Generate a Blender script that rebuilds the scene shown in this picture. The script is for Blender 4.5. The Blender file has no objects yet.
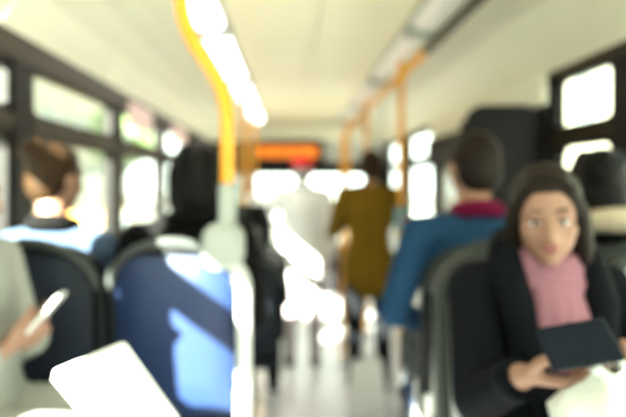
import bpy, bmesh, math, random
from mathutils import Vector, Matrix, Euler
random.seed(7)
S = bpy.context.scene
C = S.collection
PI = math.pi

# ------------------------------------------------------------------ camera
# photograph frame 626x417, focal 560 px, vanishing point of the bus axis at (290,185)
CAMZ = 1.22
cd = bpy.data.cameras.new('camera'); cam = bpy.data.objects.new('camera', cd); C.objects.link(cam)
cam.location = (0, 0, CAMZ); cam.rotation_euler = (PI/2, 0, 0)
cd.sensor_width = 36.0; cd.lens = 36.0*560/626
cd.shift_x = 23.0/626; cd.shift_y = -23.5/626
cd.clip_start = 0.02; cd.clip_end = 300
cd.dof.use_dof = True; cd.dof.focus_distance = 0.60; cd.dof.aperture_fstop = 1.9
S.camera = cam

# ------------------------------------------------------------------ sky, sun, exposure
W = bpy.data.worlds.new('hazy_sky'); S.world = W; W.use_nodes = True
bg = W.node_tree.nodes['Background']
bg.inputs['Color'].default_value = (0.93, 1.0, 0.93, 1); bg.inputs['Strength'].default_value = 3.2
sd = bpy.data.lights.new('sun', 'SUN'); sun = bpy.data.objects.new('sun', sd); C.objects.link(sun)
sun_dir = Vector((0.45, 0.72, -0.36))
sun.rotation_euler = sun_dir.to_track_quat('-Z', 'Y').to_euler(); sun.location = (-10, -16, 12)
sd.energy = 50.0; sd.angle = math.radians(0.6); sd.color = (1.0, 0.96, 0.86)
S.view_settings.view_transform = 'Standard'; S.view_settings.look = 'None'
S.view_settings.gamma = 1.0; S.view_settings.use_curve_mapping = False
S.view_settings.exposure = 1.27

# ------------------------------------------------------------------ materials
def mat(name, col, rough=0.6, metal=0.0, var=0.06, scale=30.0, bump=0.0, coat=0.0, emit=0.0, emit_col=None, sheen=0.0):
    m = bpy.data.materials.new(name); m.use_nodes = True
    nt = m.node_tree; b = nt.nodes['Principled BSDF']
    b.inputs['Roughness'].default_value = rough; b.inputs['Metallic'].default_value = metal
    if coat: b.inputs['Coat Weight'].default_value = coat
    if sheen: b.inputs['Sheen Weight'].default_value = sheen
    if rough >= 0.8 or max(col) < 0.06 or 'hair' in name: b.inputs['Specular IOR Level'].default_value = 0.12
    tc = nt.nodes.new('ShaderNodeTexCoord'); n = nt.nodes.new('ShaderNodeTexNoise')
    n.inputs['Scale'].default_value = scale; n.inputs['Detail'].default_value = 3
    nt.links.new(tc.outputs['Object'], n.inputs['Vector'])
    r = nt.nodes.new('ShaderNodeMix'); r.data_type = 'RGBA'
    a = [max(0, c*(1-var)) for c in col]; z = [min(1, c*(1+var)) for c in col]
    r.inputs[6].default_value = (*a, 1); r.inputs[7].default_value = (*z, 1)
    nt.links.new(n.outputs['Fac'], r.inputs[0]); nt.links.new(r.outputs[2], b.inputs['Base Color'])
    if bump:
        bp = nt.nodes.new('ShaderNodeBump'); bp.inputs['Strength'].default_value = bump; bp.inputs['Distance'].default_value = 0.004
        nt.links.new(n.outputs['Fac'], bp.inputs['Height']); nt.links.new(bp.outputs['Normal'], b.inputs['Normal'])
    if emit:
        b.inputs['Emission Color'].default_value = (*(emit_col or col), 1); b.inputs['Emission Strength'].default_value = emit
    return m
def glass_mat(name, tint):
    m = bpy.data.materials.new(name); m.use_nodes = True; nt = m.node_tree
    for n in list(nt.nodes): nt.nodes.remove(n)
    o = nt.nodes.new('ShaderNodeOutputMaterial'); t = nt.nodes.new('ShaderNodeBsdfTransparent'); g = nt.nodes.new('ShaderNodeBsdfGlossy')
    mx = nt.nodes.new('ShaderNodeMixShader'); lw = nt.nodes.new('ShaderNodeLayerWeight'); pw = nt.nodes.new('ShaderNodeMath'); pw.operation = 'POWER'; pw.inputs[1].default_value = 5.0; f = nt.nodes.new('ShaderNodeMath'); f.operation = 'MULTIPLY_ADD'; f.inputs[1].default_value = 0.5; f.inputs[2].default_value = 0.03; nt.links.new(lw.outputs['Facing'], pw.inputs[0]); nt.links.new(pw.outputs[0], f.inputs[0])
    t.inputs['Color'].default_value = (*tint, 1); g.inputs['Roughness'].default_value = 0.03
    nt.links.new(f.outputs[0], mx.inputs[0]); nt.links.new(t.outputs[0], mx.inputs[1]); nt.links.new(g.outputs[0], mx.inputs[2])
    nt.links.new(mx.outputs[0], o.inputs[0]); return m
M = dict(
    cream=mat('cream_ceiling', (0.78, 0.72, 0.52), 0.45, var=0.03, scale=2),
    cove=mat('cream_cove', (0.72, 0.70, 0.56), 0.5, var=0.03, scale=2),
    wall=mat('grey_wall', (0.50, 0.51, 0.48), 0.6, var=0.05, scale=8),
    black=mat('black_rubber', (0.010, 0.009, 0.008), 0.5, var=0.3),
    bronze=mat('dark_bronze', (0.035, 0.026, 0.014), 0.4, var=0.2),
    darkpanel=mat('dark_panel', (0.010, 0.009, 0.010), 0.55, var=0.2, scale=5),
    floor=mat('grey_vinyl', (0.60, 0.58, 0.60), 0.35, var=0.12, scale=120, bump=0.05),
    orange=mat('orange_rail', (0.85, 0.36, 0.01), 0.35, var=0.03, coat=0.3),
    grey=mat('grey_plastic', (0.34, 0.37, 0.34), 0.4, var=0.04),
    lgrey=mat('light_grey_plastic', (0.62, 0.64, 0.62), 0.35, var=0.04),
    steel=mat('brushed_steel', (0.6, 0.6, 0.6), 0.3, 1.0, var=0.05),
    blue=mat('blue_seat_shell', (0.010, 0.026, 0.088), 0.5, var=0.06, scale=60),
    dkshell=mat('charcoal_seat_shell', (0.018, 0.022, 0.032), 0.45, var=0.1),
    rim=mat('black_seat_rim', (0.010, 0.011, 0.012), 0.4, var=0.2),
    handle=mat('charcoal_handle', (0.05, 0.055, 0.052), 0.4, var=0.1),
    sunlit_fabric=mat('sunlit_grey_fabric', (0.72, 0.74, 0.74), 0.95, var=0.15, scale=45, bump=0.2),  # pale back cushions of the rear facing seats, sunlight put into the colour
    fabric=mat('patterned_fabric', (0.04, 0.07, 0.16), 0.95, var=0.5, scale=45, bump=0.2),
    skin=mat('skin', (0.285, 0.15, 0.10), 0.5, var=0.06, scale=25),
    skin2=mat('skin_warm', (0.30, 0.15, 0.085), 0.5, var=0.06, scale=25),
    hair=mat('dark_brown_hair', (0.010, 0.006, 0.004), 0.5, var=0.4, scale=60, bump=0.4),
    hairb=mat('brown_hair', (0.026, 0.013, 0.005), 0.5, var=0.4, scale=60, bump=0.4),
    hairk=mat('black_hair', (0.004, 0.0035, 0.0035), 0.5, var=0.4, scale=60, bump=0.4),
    hairg=mat('grey_hair', (0.34, 0.31, 0.32), 0.6, var=0.2, scale=60, bump=0.4),
    coatk=mat('black_coat', (0.0035, 0.0045, 0.007), 0.9, var=0.3, bump=0.2),
    coatb=mat('black_jacket', (0.003, 0.003, 0.003), 0.9, var=0.3, bump=0.2),
    denim=mat('teal_blue_jacket', (0.013, 0.046, 0.10), 0.9, var=0.15, bump=0.2),
    slate=mat('blue_grey_jacket', (0.055, 0.085, 0.14), 0.9, var=0.1, bump=0.2),
    olive=mat('olive_brown_jacket', (0.17, 0.095, 0.008), 0.9, var=0.12, bump=0.2),
    whitec=mat('white_jacket', (0.92, 0.91, 0.92), 0.8, var=0.03, bump=0.2),
    greyc=mat('pale_grey_coat', (0.33, 0.34, 0.31), 0.9, var=0.08, bump=0.3),
    pinkc=mat('dusty_pink_knit', (0.29, 0.135, 0.17), 0.95, var=0.12, scale=90, bump=0.5),
    mag=mat('crimson_scarf', (0.12, 0.004, 0.03), 0.9, var=0.1),
    red=mat('red_cap', (0.80, 0.005, 0.02), 0.7, var=0.05),
    trk=mat('black_trousers', (0.004, 0.0045, 0.006), 0.9, var=0.2),
    trg=mat('mauve_grey_trousers', (0.42, 0.36, 0.38), 0.9, var=0.1),
    trj=mat('charcoal_trousers', (0.05, 0.055, 0.06), 0.9, var=0.15),
    shoe=mat('dark_shoes', (0.02, 0.017, 0.015), 0.5, var=0.2),
    fur=mat('beige_fur', (0.50, 0.42, 0.30), 1.0, var=0.3, scale=80, bump=1.0),
    lips=mat('lips', (0.24, 0.07, 0.07), 0.4), eyew=mat('eye_white', (0.75, 0.72, 0.70), 0.2, var=0.02), iris=mat('iris', (0.05, 0.03, 0.02), 0.15),
    bag=mat('white_plastic_bag', (0.80, 0.83, 0.79), 0.4, var=0.05, bump=0.3),
    paper=mat('white_card', (0.90, 0.90, 0.88), 0.5, var=0.01),
    navyl=mat('navy_leather', (0.006, 0.009, 0.016), 0.5, var=0.2, bump=0.2),
    lamp=mat('lamp_diffuser', (0.9, 0.9, 0.9), 0.4, var=0.0, emit=2.6, emit_col=(1.0, 0.98, 0.97)),
    lampoff=mat('unlit_diffuser', (0.80, 0.78, 0.78), 0.3, var=0.02, coat=0.3),
    amber=mat('amber_leds', (0.3, 0.08, 0.0), 0.5, var=0.0, emit=0.55, emit_col=(1.0, 0.23, 0.01)),
    teal=mat('teal_plastic', (0.10, 0.36, 0.42), 0.4), pinkp=mat('pink_print', (0.75, 0.52, 0.52), 0.5, var=0.1, scale=14),
    redb=mat('red_plastic', (0.6, 0.03, 0.02), 0.4),
    asphalt=mat('asphalt', (0.22, 0.215, 0.19), 0.9, var=0.2, scale=40), pave=mat('pale_paving', (0.55, 0.53, 0.48), 0.9, var=0.1, scale=3),
    stone=mat('pale_stone', (0.22, 0.235, 0.20), 0.9, var=0.06, scale=4), stone2=mat('cream_render', (0.25, 0.24, 0.19), 0.9, var=0.06, scale=4),
    bark=mat('bark', (0.12, 0.09, 0.06), 0.9, var=0.3), leaf=mat('leaves', (0.16, 0.24, 0.08), 0.8, var=0.4, scale=8),
    car=mat('amber_paint', (0.70, 0.33, 0.05), 0.25, coat=0.6), darkglass=mat('dark_glazing', (0.12, 0.15, 0.15), 0.1),
)
M['glass'] = glass_mat('clear_glass', (0.93, 0.97, 0.93))
M['tint'] = glass_mat('smoked_glass', (0.30, 0.32, 0.32))

# ------------------------------------------------------------------ mesh helpers
def obj(name, bm, m, parent=None, smooth=False, recalc=True):
    if recalc: bmesh.ops.recalc_face_normals(bm, faces=bm.faces)
    me = bpy.data.meshes.new(name); bm.to_mesh(me); bm.free()
    if smooth:
        for p in me.polygons: p.use_smooth = True
    me.materials.append(M[m]); o = bpy.data.objects.new(name, me); C.objects.link(o)
    if parent: o.parent = parent
    return o
def tag(o, label, cat, group=None):
    o['label'] = label; o['category'] = cat
    if group: o['group'] = group
    return o
def thing(name, label, cat, loc=(0, 0, 0), rz=0, group=None):
    o = bpy.data.objects.new(name, None); C.objects.link(o); o.location = loc; o.rotation_euler = (0, 0, rz)
    o.empty_display_size = 0.1
    return tag(o, label, cat, group)
def struct(o):
    o['kind'] = 'structure'; return o
def box(bm, a, b, bev=0.0):
    x0, y0, z0 = a; x1, y1, z1 = b
    vs = [bm.verts.new(p) for p in ((x0,y0,z0),(x1,y0,z0),(x1,y1,z0),(x0,y1,z0),(x0,y0,z1),(x1,y0,z1),(x1,y1,z1),(x0,y1,z1))]
    fs = [bm.faces.new([vs[i] for i in f]) for f in ((3,2,1,0),(4,5,6,7),(0,1,5,4),(1,2,6,5),(2,3,7,6),(3,0,4,7))]
    if bev:
        es = list({e for f in fs for e in f.edges})
        bmesh.ops.bevel(bm, geom=es, offset=bev, segments=2, affect='EDGES', profile=0.5)
def bx(a, b, bev=0.0):
    bm = bmesh.new(); box(bm, a, b, bev); return bm
def basis(d):
    d = Vector(d).normalized(); u = d.orthogonal().normalized(); return d, u, d.cross(u)
def tube(bm, pts, r, seg=12, closed=False):
    pts = [Vector(p) for p in pts]; n = len(pts); rr = r if isinstance(r, (list, tuple)) else [r]*n
    rings = []; u = None
    for i, p in enumerate(pts):
        a = pts[max(i-1, 0)]; b = pts[min(i+1, n-1)]
        if closed: a = pts[(i-1) % n]; b = pts[(i+1) % n]
        d = (b-a).normalized()
        if u is None: u = d.orthogonal().normalized()
        u = (u - d*u.dot(d)).normalized(); v = d.cross(u)
        rings.append([bm.verts.new(p + (u*math.cos(2*PI*k/seg) + v*math.sin(2*PI*k/seg))*rr[i]) for k in range(seg)])
    for i in range(n if closed else n-1):
        A = rings[i]; B = rings[(i+1) % n]
        for k in range(seg): bm.faces.new((A[k], A[(k+1) % seg], B[(k+1) % seg], B[k]))
    if not closed:
        bm.faces.new(rings[0][::-1]); bm.faces.new(rings[-1])
def arc_path(pts, r=0.1, n=6):
    """polyline with rounded corners"""
    pts = [Vector(p) for p in pts]; out = [pts[0]]
    for i in range(1, len(pts)-1):
        p = pts[i]; a = (pts[i-1]-p); b = (pts[i+1]-p); k = min(r, a.length*0.45, b.length*0.45)
        A = p + a.normalized()*k; B = p + b.normalized()*k
        for j in range(n+1):
            t = j/n; out.append(A*(1-t)**2 + p*2*t*(1-t) + B*t*t)
    out.append(pts[-1]); return out
def tb(pts, r, seg=12, closed=False):
    bm = bmesh.new(); tube(bm, pts, r, seg, closed); return bm
def rrect(w, h, r, n=6, top_r=None):
    """rounded rectangle outline (x,z) centred in x, z from 0 to h"""
    tr = top_r if top_r is not None else r; o = []
    for cx, cz, rr, a0 in ((w/2-r, r, r, -PI/2), (w/2-tr, h-tr, tr, 0), (-w/2+tr, h-tr, tr, PI/2), (-w/2+r, r, r, PI)):
        for k in range(n+1):
            a = a0 + PI/2*k/n; o.append((cx+rr*math.cos(a), cz+rr*math.sin(a)))
    return o
def slab(bm, outline, y0, y1, fn=lambda x, y, z: (x, y, z), ins=0.006):
    """closed slab from an (x,z) outline, softened at both faces"""
    cx = sum(p[0] for p in outline)/len(outline); cz = sum(p[1] for p in outline)/len(outline)
    def ring(s, y): return [bm.verts.new(fn(cx+(p[0]-cx)*s, y, cz+(p[1]-cz)*s)) for p in outline]
    w = max(abs(p[0]-cx) for p in outline); k = 1-ins/w; sg = 1 if y1 > y0 else -1
    rs = [ring(k*0.5, y0), ring(k, y0), ring(1, y0+sg*ins), ring(1, y1-sg*ins), ring(k, y1), ring(k*0.5, y1)]; n = len(outline)
    for a, b in zip(rs, rs[1:]):
        for i in range(n): bm.faces.new((a[i], a[(i+1) % n], b[(i+1) % n], b[i]))
    bm.faces.new(rs[0][::-1]); bm.faces.new(rs[-1])
def frame_slab(bm, outer, inner, y0, y1, fn=lambda x, y, z: (x, y, z)):
    n = len(outer); R = []
    for o, y in ((outer, y0), (outer, y1), (inner, y1), (inner, y0)): R.append([bm.verts.new(fn(p[0], y, p[1])) for p in o])
    for j in range(4):
        a, b = R[j], R[(j+1) % 4]
        for i in range(n): bm.faces.new((a[i], a[(i+1) % n], b[(i+1) % n], b[i]))
def ell(bm, c, r, rot=None, seg=20, rings=14):
    Mx = Matrix.Translation(Vector(c)) @ (rot.to_4x4() if rot is not None else Matrix()) @ Matrix.Diagonal((*r, 1))
    bmesh.ops.create_uvsphere(bm, u_segments=seg, v_segments=rings, radius=1.0, matrix=Mx)
def cap(bm, p0, p1, r0, r1=None, seg=14):
    """tapered capsule"""
    p0 = Vector(p0); p1 = Vector(p1); r1 = r0 if r1 is None else r1
    d, u, v = basis(p1-p0 if (p1-p0).length > 1e-6 else Vector((0, 0, 1)))
    prof = [(p0 - d*r0*math.cos(a), r0*math.sin(a)) for a in (0.25, 0.6, 1.0, 1.35)] + [(p0, r0), (p1, r1)] + [(p1 + d*r1*math.sin(a), r1*math.cos(a)) for a in (0.25, 0.6, 1.0, 1.35)]
    rs = [[bm.verts.new(c + (u*math.cos(2*PI*k/seg)+v*math.sin(2*PI*k/seg))*r) for k in range(seg)] for c, r in prof]
    for a, b in zip(rs, rs[1:]):
        for k in range(seg): bm.faces.new((a[k], a[(k+1) % seg], b[(k+1) % seg], b[k]))
    bm.faces.new(rs[0][::-1]); bm.faces.new(rs[-1])
def chain(bm, pts, rr):
    for a, b, ra, rb in zip(pts, pts[1:], rr, rr[1:]): cap(bm, a, b, ra, rb)
def fuse(name, bm, m, parent, voxel=0.009, smooth=4, fac=0.5):
    """many overlapping volumes become one continuous surface"""
    bmesh.ops.recalc_face_normals(bm, faces=bm.faces)
    me = bpy.data.meshes.new(name); bm.to_mesh(me); bm.free()
    t = bpy.data.objects.new(name, me); C.objects.link(t)
    md = t.modifiers.new('r', 'REMESH'); md.mode = 'VOXEL'; md.voxel_size = voxel; md.use_smooth_shade = True
    if smooth:
        ms = t.modifiers.new('s', 'SMOOTH'); ms.iterations = smooth; ms.factor = fac
    dg = bpy.context.evaluated_depsgraph_get()
    nm = bpy.data.meshes.new_from_object(t.evaluated_get(dg)); bpy.data.objects.remove(t); bpy.data.meshes.remove(me)
    nm.name = name
    for p in nm.polygons: p.use_smooth = True
    nm.materials.clear(); nm.materials.append(M[m])
    o = bpy.data.objects.new(name, nm); C.objects.link(o); o.parent = parent; return o

# ------------------------------------------------------------------ the bus shell
XL, XR, YB, YF = -1.05, 1.35, -1.6, 8.0
ZT, ZC, ZLOW, YSTEP = 1.78, 2.10, -0.25, 2.72
o = struct(obj('floor', bx((XL, YB, -0.08), (XR, YSTEP, 0)), 'floor'))
obj('step_edge', bx((XL, YSTEP-0.03, -0.02), (XR, YSTEP+0.01, 0.004)), 'orange', o)
o = struct(obj('floor_front', bx((XL, YSTEP, ZLOW-0.08), (XR, YF, ZLOW)), 'floor'))
obj('step_riser', bx((XL, YSTEP-0.02, ZLOW), (XR, YSTEP, -0.08)), 'wall', o)
# ceiling: centre panels with joints, lamp channels, curved coves
ceil = struct(obj('ceiling', bx((XL-0.05, YB, ZC+0.03), (XR+0.05, YF, ZC+0.07)), 'cream'))
y = YB
while y < YF-0.1:
    y2 = min(y+1.2, YF); 
    for xa, xb in ((-0.34, 0.147), (0.153, 0.64)):
        obj('ceiling_panel', bx((xa, y+0.005, ZC), (xb, y2-0.005, ZC+0.025), 0.004), 'cream', ceil)
    for side in (-1, 1):
        bm = bmesh.new(); x0 = -0.52 if side < 0 else 0.82; x1 = XL if side < 0 else XR
        prof = [(x0, 2.075), (x0+(x1-x0)*0.3, 2.06), (x0+(x1-x0)*0.55, 2.02), (x0+(x1-x0)*0.78, 1.94), (x0+(x1-x0)*0.93, 1.84), (x1, ZT)]
        th = [(px+0.0, pz+0.02) for px, pz in prof]
        ring = prof + th[::-1]
        A = [bm.verts.new((px, y+0.004, pz)) for px, pz in ring]; B = [bm.verts.new((px, y2-0.004, pz)) for px, pz in ring]
        n = len(ring)
        for i in range(n): bm.faces.new((A[i], A[(i+1) % n], B[(i+1) % n], B[i]))
        bm.faces.new(A[::-1]); bm.faces.new(B)
        obj('cove_panel', bm, 'cove', ceil)
    y = y2
for x0, x1, m in ((-0.52, -0.34, 'L'), (0.64, 0.82, 'R')):
    obj('lamp_channel', bx((x0, YB, 2.09), (x1, YF, 2.125)), 'grey', ceil)
# ceiling lamps
yy = -1.2; segs = []
while yy < 7.0: segs.append((yy, yy+1.3)); yy += 1.45
for side, xc in ((-1, -0.43), (1, 0.73)):
    for i, (a, b) in enumerate(segs):
        if b < 1.0: continue
        nth = ['sixth', 'fifth', 'fourth', 'third', 'second', 'first'][i]
        lab = ('lit white ceiling lamp over the bent orange pole, %s back from the windscreen' if side < 0 else 'unlit pale ceiling lamp above the orange hand rail, %s back from the windscreen') % nth
        t = thing('ceiling_lamp', lab, 'lamp', (xc, (a+b)/2, 2.05), 0, 'lit ceiling lamps' if side < 0 else 'unlit ceiling lamps')
        h = (b-a)/2
        obj('housing', bx((-0.088, -h, 0.03), (0.088, h, 0.045), 0.004), 'lgrey', t)
        bm = bmesh.new(); prof = [(-0.075, 0.03), (-0.06, 0.005), (-0.02, -0.006), (0.02, -0.006), (0.06, 0.005), (0.075, 0.03)]
        A = [bm.verts.new((px, -h+0.01, pz)) for px, pz in prof]; B = [bm.verts.new((px, h-0.01, pz)) for px, pz in prof]
        for k in range(6): bm.faces.new((A[k], A[(k+1) % 6], B[(k+1) % 6], B[k]))
        bm.faces.new(A[::-1]); bm.faces.new(B)
        obj('diffuser', bm, 'lamp' if side < 0 else 'lampoff', t)
        for s in (-1, 1): obj('end_cap', bx((-0.08, s*(h-0.005)-0.008, -0.008), (0.08, s*(h-0.005)+0.008, 0.04), 0.004), 'grey', t)
# side walls with pillars; windows in the gaps
SILL, TR0, TR1 = 0.70, 1.43, 1.49
def side_wall(name, x, out, pill, panes, top=1.70):
    bm = bx((min(x, x+out*0.06), YB, ZLOW-0.3), (max(x, x+out*0.06), YF, SILL)) if name == 'wall_left' else None
    if bm is None:
        bm = bmesh.new()
        box(bm, (x, YB, ZLOW-0.3), (x+0.06, 3.2, SILL)); box(bm, (x, 5.2, ZLOW-0.3), (x+0.06, YF, SILL))
    w = struct(obj(name, bm, 'wall'))
    xa, xb = sorted((x-out*0.012, x+out*0.06))
    obj('header_band', bx((xa, YB, top), (xb, YF, ZT+0.03)), 'bronze', w)
    obj('sill_trim', bx(*[tuple(v) for v in zip(*[sorted(p) for p in ((x-out*0.006, x+out*0.06), (YB, 3.15 if out > 0 else YF), (SILL-0.02, SILL+0.02))])], 0.005), 'grey', w)
    for pa, pb in pill: obj('pillar', bx((xa, pa, SILL), (xb, pb, top), 0.006), 'black', w)
    return w
def window(n, x, out, ya, yb, top=1.70):
    def fn(off):
        return lambda u, v, z: (x+out*v, (ya+yb)/2+u, z+off)
    w = yb-ya; bm = bmesh.new()
    lo = rrect(w, TR0-SILL, 0.01); li = [(p[0]*(1-0.05/w*1.0), 0.025+(p[1])*(1-0.05/(TR0-SILL))) for p in rrect(w, TR0-SILL, 0.06)]
    frame_slab(bm, lo, li, 0.0, 0.045, fn(SILL))
    ho = rrect(w, top-TR1, 0.01); hi = [(p[0]*(1-0.05/w), 0.02+p[1]*(1-0.04/(top-TR1))) for p in rrect(w, top-TR1, 0.04)]
    frame_slab(bm, ho, hi, 0.0, 0.045, fn(TR1))
    o = struct(obj('window_%d' % n, bm, 'black'))
    xa, xb = sorted((x-out*0.015, x+out*0.045))
    obj('transom', bx((xa, ya, TR0), (xb, yb, TR1), 0.006), 'bronze', o)
    for z0, z1, nm in ((SILL, TR0, 'pane'), (TR1, top, 'hopper_pane')):
        xx = x+out*0.026; obj(nm, bx((xx-0.002, ya+0.012, z0+0.012), (xx+0.002, yb-0.012, z1-0.012)), 'glass', o)
    obj('hopper_catch', bx((min(x-out*0.03, x), (ya+yb)/2-0.04, TR1-0.01), (max(x-out*0.03, x), (ya+yb)/2+0.04, TR1+0.015), 0.004), 'black', o)
    return o
LP = [-1.47 + 1.22*i for i in range(8)]; LP[2] = 0.80
wl = side_wall('wall_left', XL, -1, [(p-0.085, p+0.085) for p in LP] + [(7.7, YF)], None)
nw = 0
for a, b in zip(LP, LP[1:]+[7.785]):
    nw += 1; window(nw, XL, -1, a+0.085, b-0.085)
RP = [(-1.555, -1.385), (-0.335, -0.165), (0.885, 1.055), (2.15, 2.33)]
wr = side_wall('wall_right', XR, 1, RP + [(5.15, 5.3), (6.4, 6.55), (7.7, YF)], None, 1.755)
for a, b in ((-1.385, -0.335), (-0.165, 0.885), (1.055, 2.15), (2.33, 2.86), (5.3, 6.4), (6.55, 7.7)):
    nw += 1; window(nw, XR, 1, a, b, 1.755)
obj('dark_end_panel', bx((XR-0.03, 2.86, SILL), (XR+0.06, 3.2, ZT), 0.006), 'darkpanel', wr)
# dark mechanism cover above the middle doors, pale panel above it
obj('door_header', bx((XR-0.10, 3.2, 1.46), (XR-0.01, 5.15, 1.63), 0.02), 'darkpanel', wr)
obj('header_cover', bx((XR-0.06, 2.87, 1.635), (XR-0.013, 5.15, 1.80), 0.01), 'cove', wr)
t = thing('door_screen', 'dark screen panel standing beside the middle doors behind the teal jacketed man', 'screen', (1.12, 2.95, ZLOW), 0)
bm = bmesh.new(); slab(bm, rrect(0.40, 1.89-0.08, 0.03, 8, 0.10), -0.02, 0.02, lambda x, y, z: (x, y, z+0.08), 0.006); obj('panel', bm, 'darkpanel', t)
obj('screen_post', tb([(-0.205, 0, 0), (-0.205, 0, 1.80)], 0.019), 'black', t, True)
for zz in (0.3, 1.2): obj('wall_bracket', bx((0.19, -0.015, zz), (0.228, 0.015, zz+0.06), 0.004), 'steel', t)
for i in range(2):
    ya = 3.2+i; yb = ya+1.0; bm = bmesh.new()
    f = lambda u, v, z: (XR+v, (ya+yb)/2+u, z+ZLOW)
    oo = rrect(0.99, 1.72, 0.01); ii = [(p[0]*0.80, 0.14+p[1]*0.86) for p in rrect(0.99, 1.72, 0.08)]
    frame_slab(bm, oo, ii, 0.0, 0.05, f)
    d = struct(obj('door_%d' % (i+1), bm, 'black'))
    obj('door_pane', bx((XR+0.022, ya+0.08, ZLOW+0.1), (XR+0.028, yb-0.08, 1.42)), 'tint', d)
    obj('door_handle', tb(arc_path([(XR, ya+0.12, 0.45), (XR-0.07, ya+0.12, 0.5), (XR-0.07, ya+0.12, 1.1), (XR, ya+0.12, 1.15)], 0.05), 0.016), 'orange', d)
# rear wall with window
bm = bmesh.new(); box(bm, (XL, YB-0.06, ZLOW), (XR, YB, 0.95)); box(bm, (XL, YB-0.06, 1.75), (XR, YB, 2.15)); box(bm, (XL, YB-0.06, 0.95), (XL+0.2, YB, 1.75)); box(bm, (XR-0.2, YB-0.06, 0.95), (XR, YB, 1.75))
w = struct(obj('wall_rear', bm, 'wall')); obj('rear_pane', bx((XL+0.2, YB-0.032, 0.95), (XR-0.2, YB-0.028, 1.75)), 'glass', w)
# front wall: bulkhead, windscreen, dashboard, posts
bm = bmesh.new(); box(bm, (XL, YF, 1.46), (XR, YF+0.08, 2.15)); box(bm, (XL, YF, ZLOW-0.3), (XR, YF+0.08, 0.32))
w = struct(obj('wall_front', bm, 'wall'))
obj('bulkhead_panel', bx((XL+0.02, YF-0.22, 1.84), (XR-0.02, YF-0.001, 2.08), 0.03), 'cove', w)
obj('sun_visor', bx((XL+0.05, YF-0.10, 1.36), (XR-0.05, YF-0.02, 1.54), 0.02), 'darkpanel', w)
for xa, xb in ((XL, XL+0.14), (XR-0.14, XR), (0.11, 0.19)): obj('windscreen_post', bx((xa, YF-0.02, 0.32), (xb, YF+0.06, 1.46), 0.01), 'black', w)
for xa, xb in ((XL+0.14, 0.11), (0.19, XR-0.14)): obj('windscreen_pane', bx((xa, YF+0.026, 0.32), (xb, YF+0.032, 1.46)), 'glass', w)
obj('dashboard', bx((XL+0.02, 7.45, ZLOW), (XR-0.5, YF-0.01, 0.42), 0.05), 'darkpanel', w)

# ------------------------------------------------------------------ outdoors
g = struct(obj('ground', bx((-60, -40, -0.75), (60, 120, -0.6)), 'asphalt'))
for s, xa, xb in ((-1, -9, -4.2), (1, 4.4, 9)):
    struct(obj('pavement', bx((xa, -40, -0.6), (xb, 100, -0.47), 0.02), 'pave'))
def building(x, s, ya, yb, h, m, label, rows, pitch, z0=-0.47):
    t = thing('building', label, 'building', (x, (ya+yb)/2, z0), 0, 'buildings along the street')
    L = (yb-ya)/2
    wl_ = obj('facade', bx((0 if s > 0 else -8, -L, 0), (8 if s > 0 else 0, L, h)), m, t)
    obj('cornice', bx((-0.35 if s > 0 else -8, -L, h), (8 if s > 0 else 0.35, L, h+0.35), 0.05), 'stone', t)
    obj('plinth', bx((-0.12 if s > 0 else -8, -L, 0), (8 if s > 0 else 0.12, L, 0.7), 0.03), 'stone', t)
    fm = bmesh.new(); frame_slab(fm, [(-0.75, 0), (0.75, 0), (0.75, 2.1), (-0.75, 2.1)], [(-0.58, 0.14), (0.58, 0.14), (0.58, 1.96), (-0.58, 1.96)], -0.10*s, 0.05*s, lambda a, b, c: (b, a, c))
    bmesh.ops.recalc_face_normals(fm, faces=fm.faces); fme = bpy.data.meshes.new('window'); fm.to_mesh(fme); fm.free(); fme.materials.append(M['stone'])
    pm = bx((-0.012, -0.58, 0.14), (0.012, 0.58, 1.96)); pme = bpy.data.meshes.new('pane'); pm.to_mesh(pme); pm.free(); pme.materials.append(M['darkglass'])
    bm_ = bmesh.new(); box(bm_, (-0.03, -0.03, 0.14), (0.03, 0.03, 1.96)); box(bm_, (-0.03, -0.58, 1.2), (0.03, 0.58, 1.26)); bme = bpy.data.meshes.new('glazing_bar'); bm_.to_mesh(bme); bm_.free(); bme.materials.append(M['stone'])
    k = int(2*L/pitch)
    for r in range(rows):
        for i in range(k):
            f = bpy.data.objects.new('window', fme); C.objects.link(f); f.parent = t; f.location = (0, -L+pitch*(i+0.5), 1.0+r*3.1)
            for me, dx in ((pme, -0.02*s), (bme, -0.05*s)):
                p = bpy.data.objects.new(me.name.split('.')[0], me); C.objects.link(p); p.parent = f; p.location = (dx, 0, 0)
building(-13.5, -1, -14, 17, 9.0, 'stone', 'pale stone street building seen through the nearest passenger windows', 2, 2.6)
building(-13.5, -1, 18, 42, 8.6, 'stone2', 'cream rendered street building farther ahead beyond the windows', 2, 2.4)
building(12, 1, -10, 10, 9.5, 'stone', 'tall pale stone building across from the black coated passenger window', 3, 2.5)
building(12, 1, 11, 45, 8.5, 'stone2', 'cream rendered building beyond the middle doors', 2, 2.6)
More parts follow.
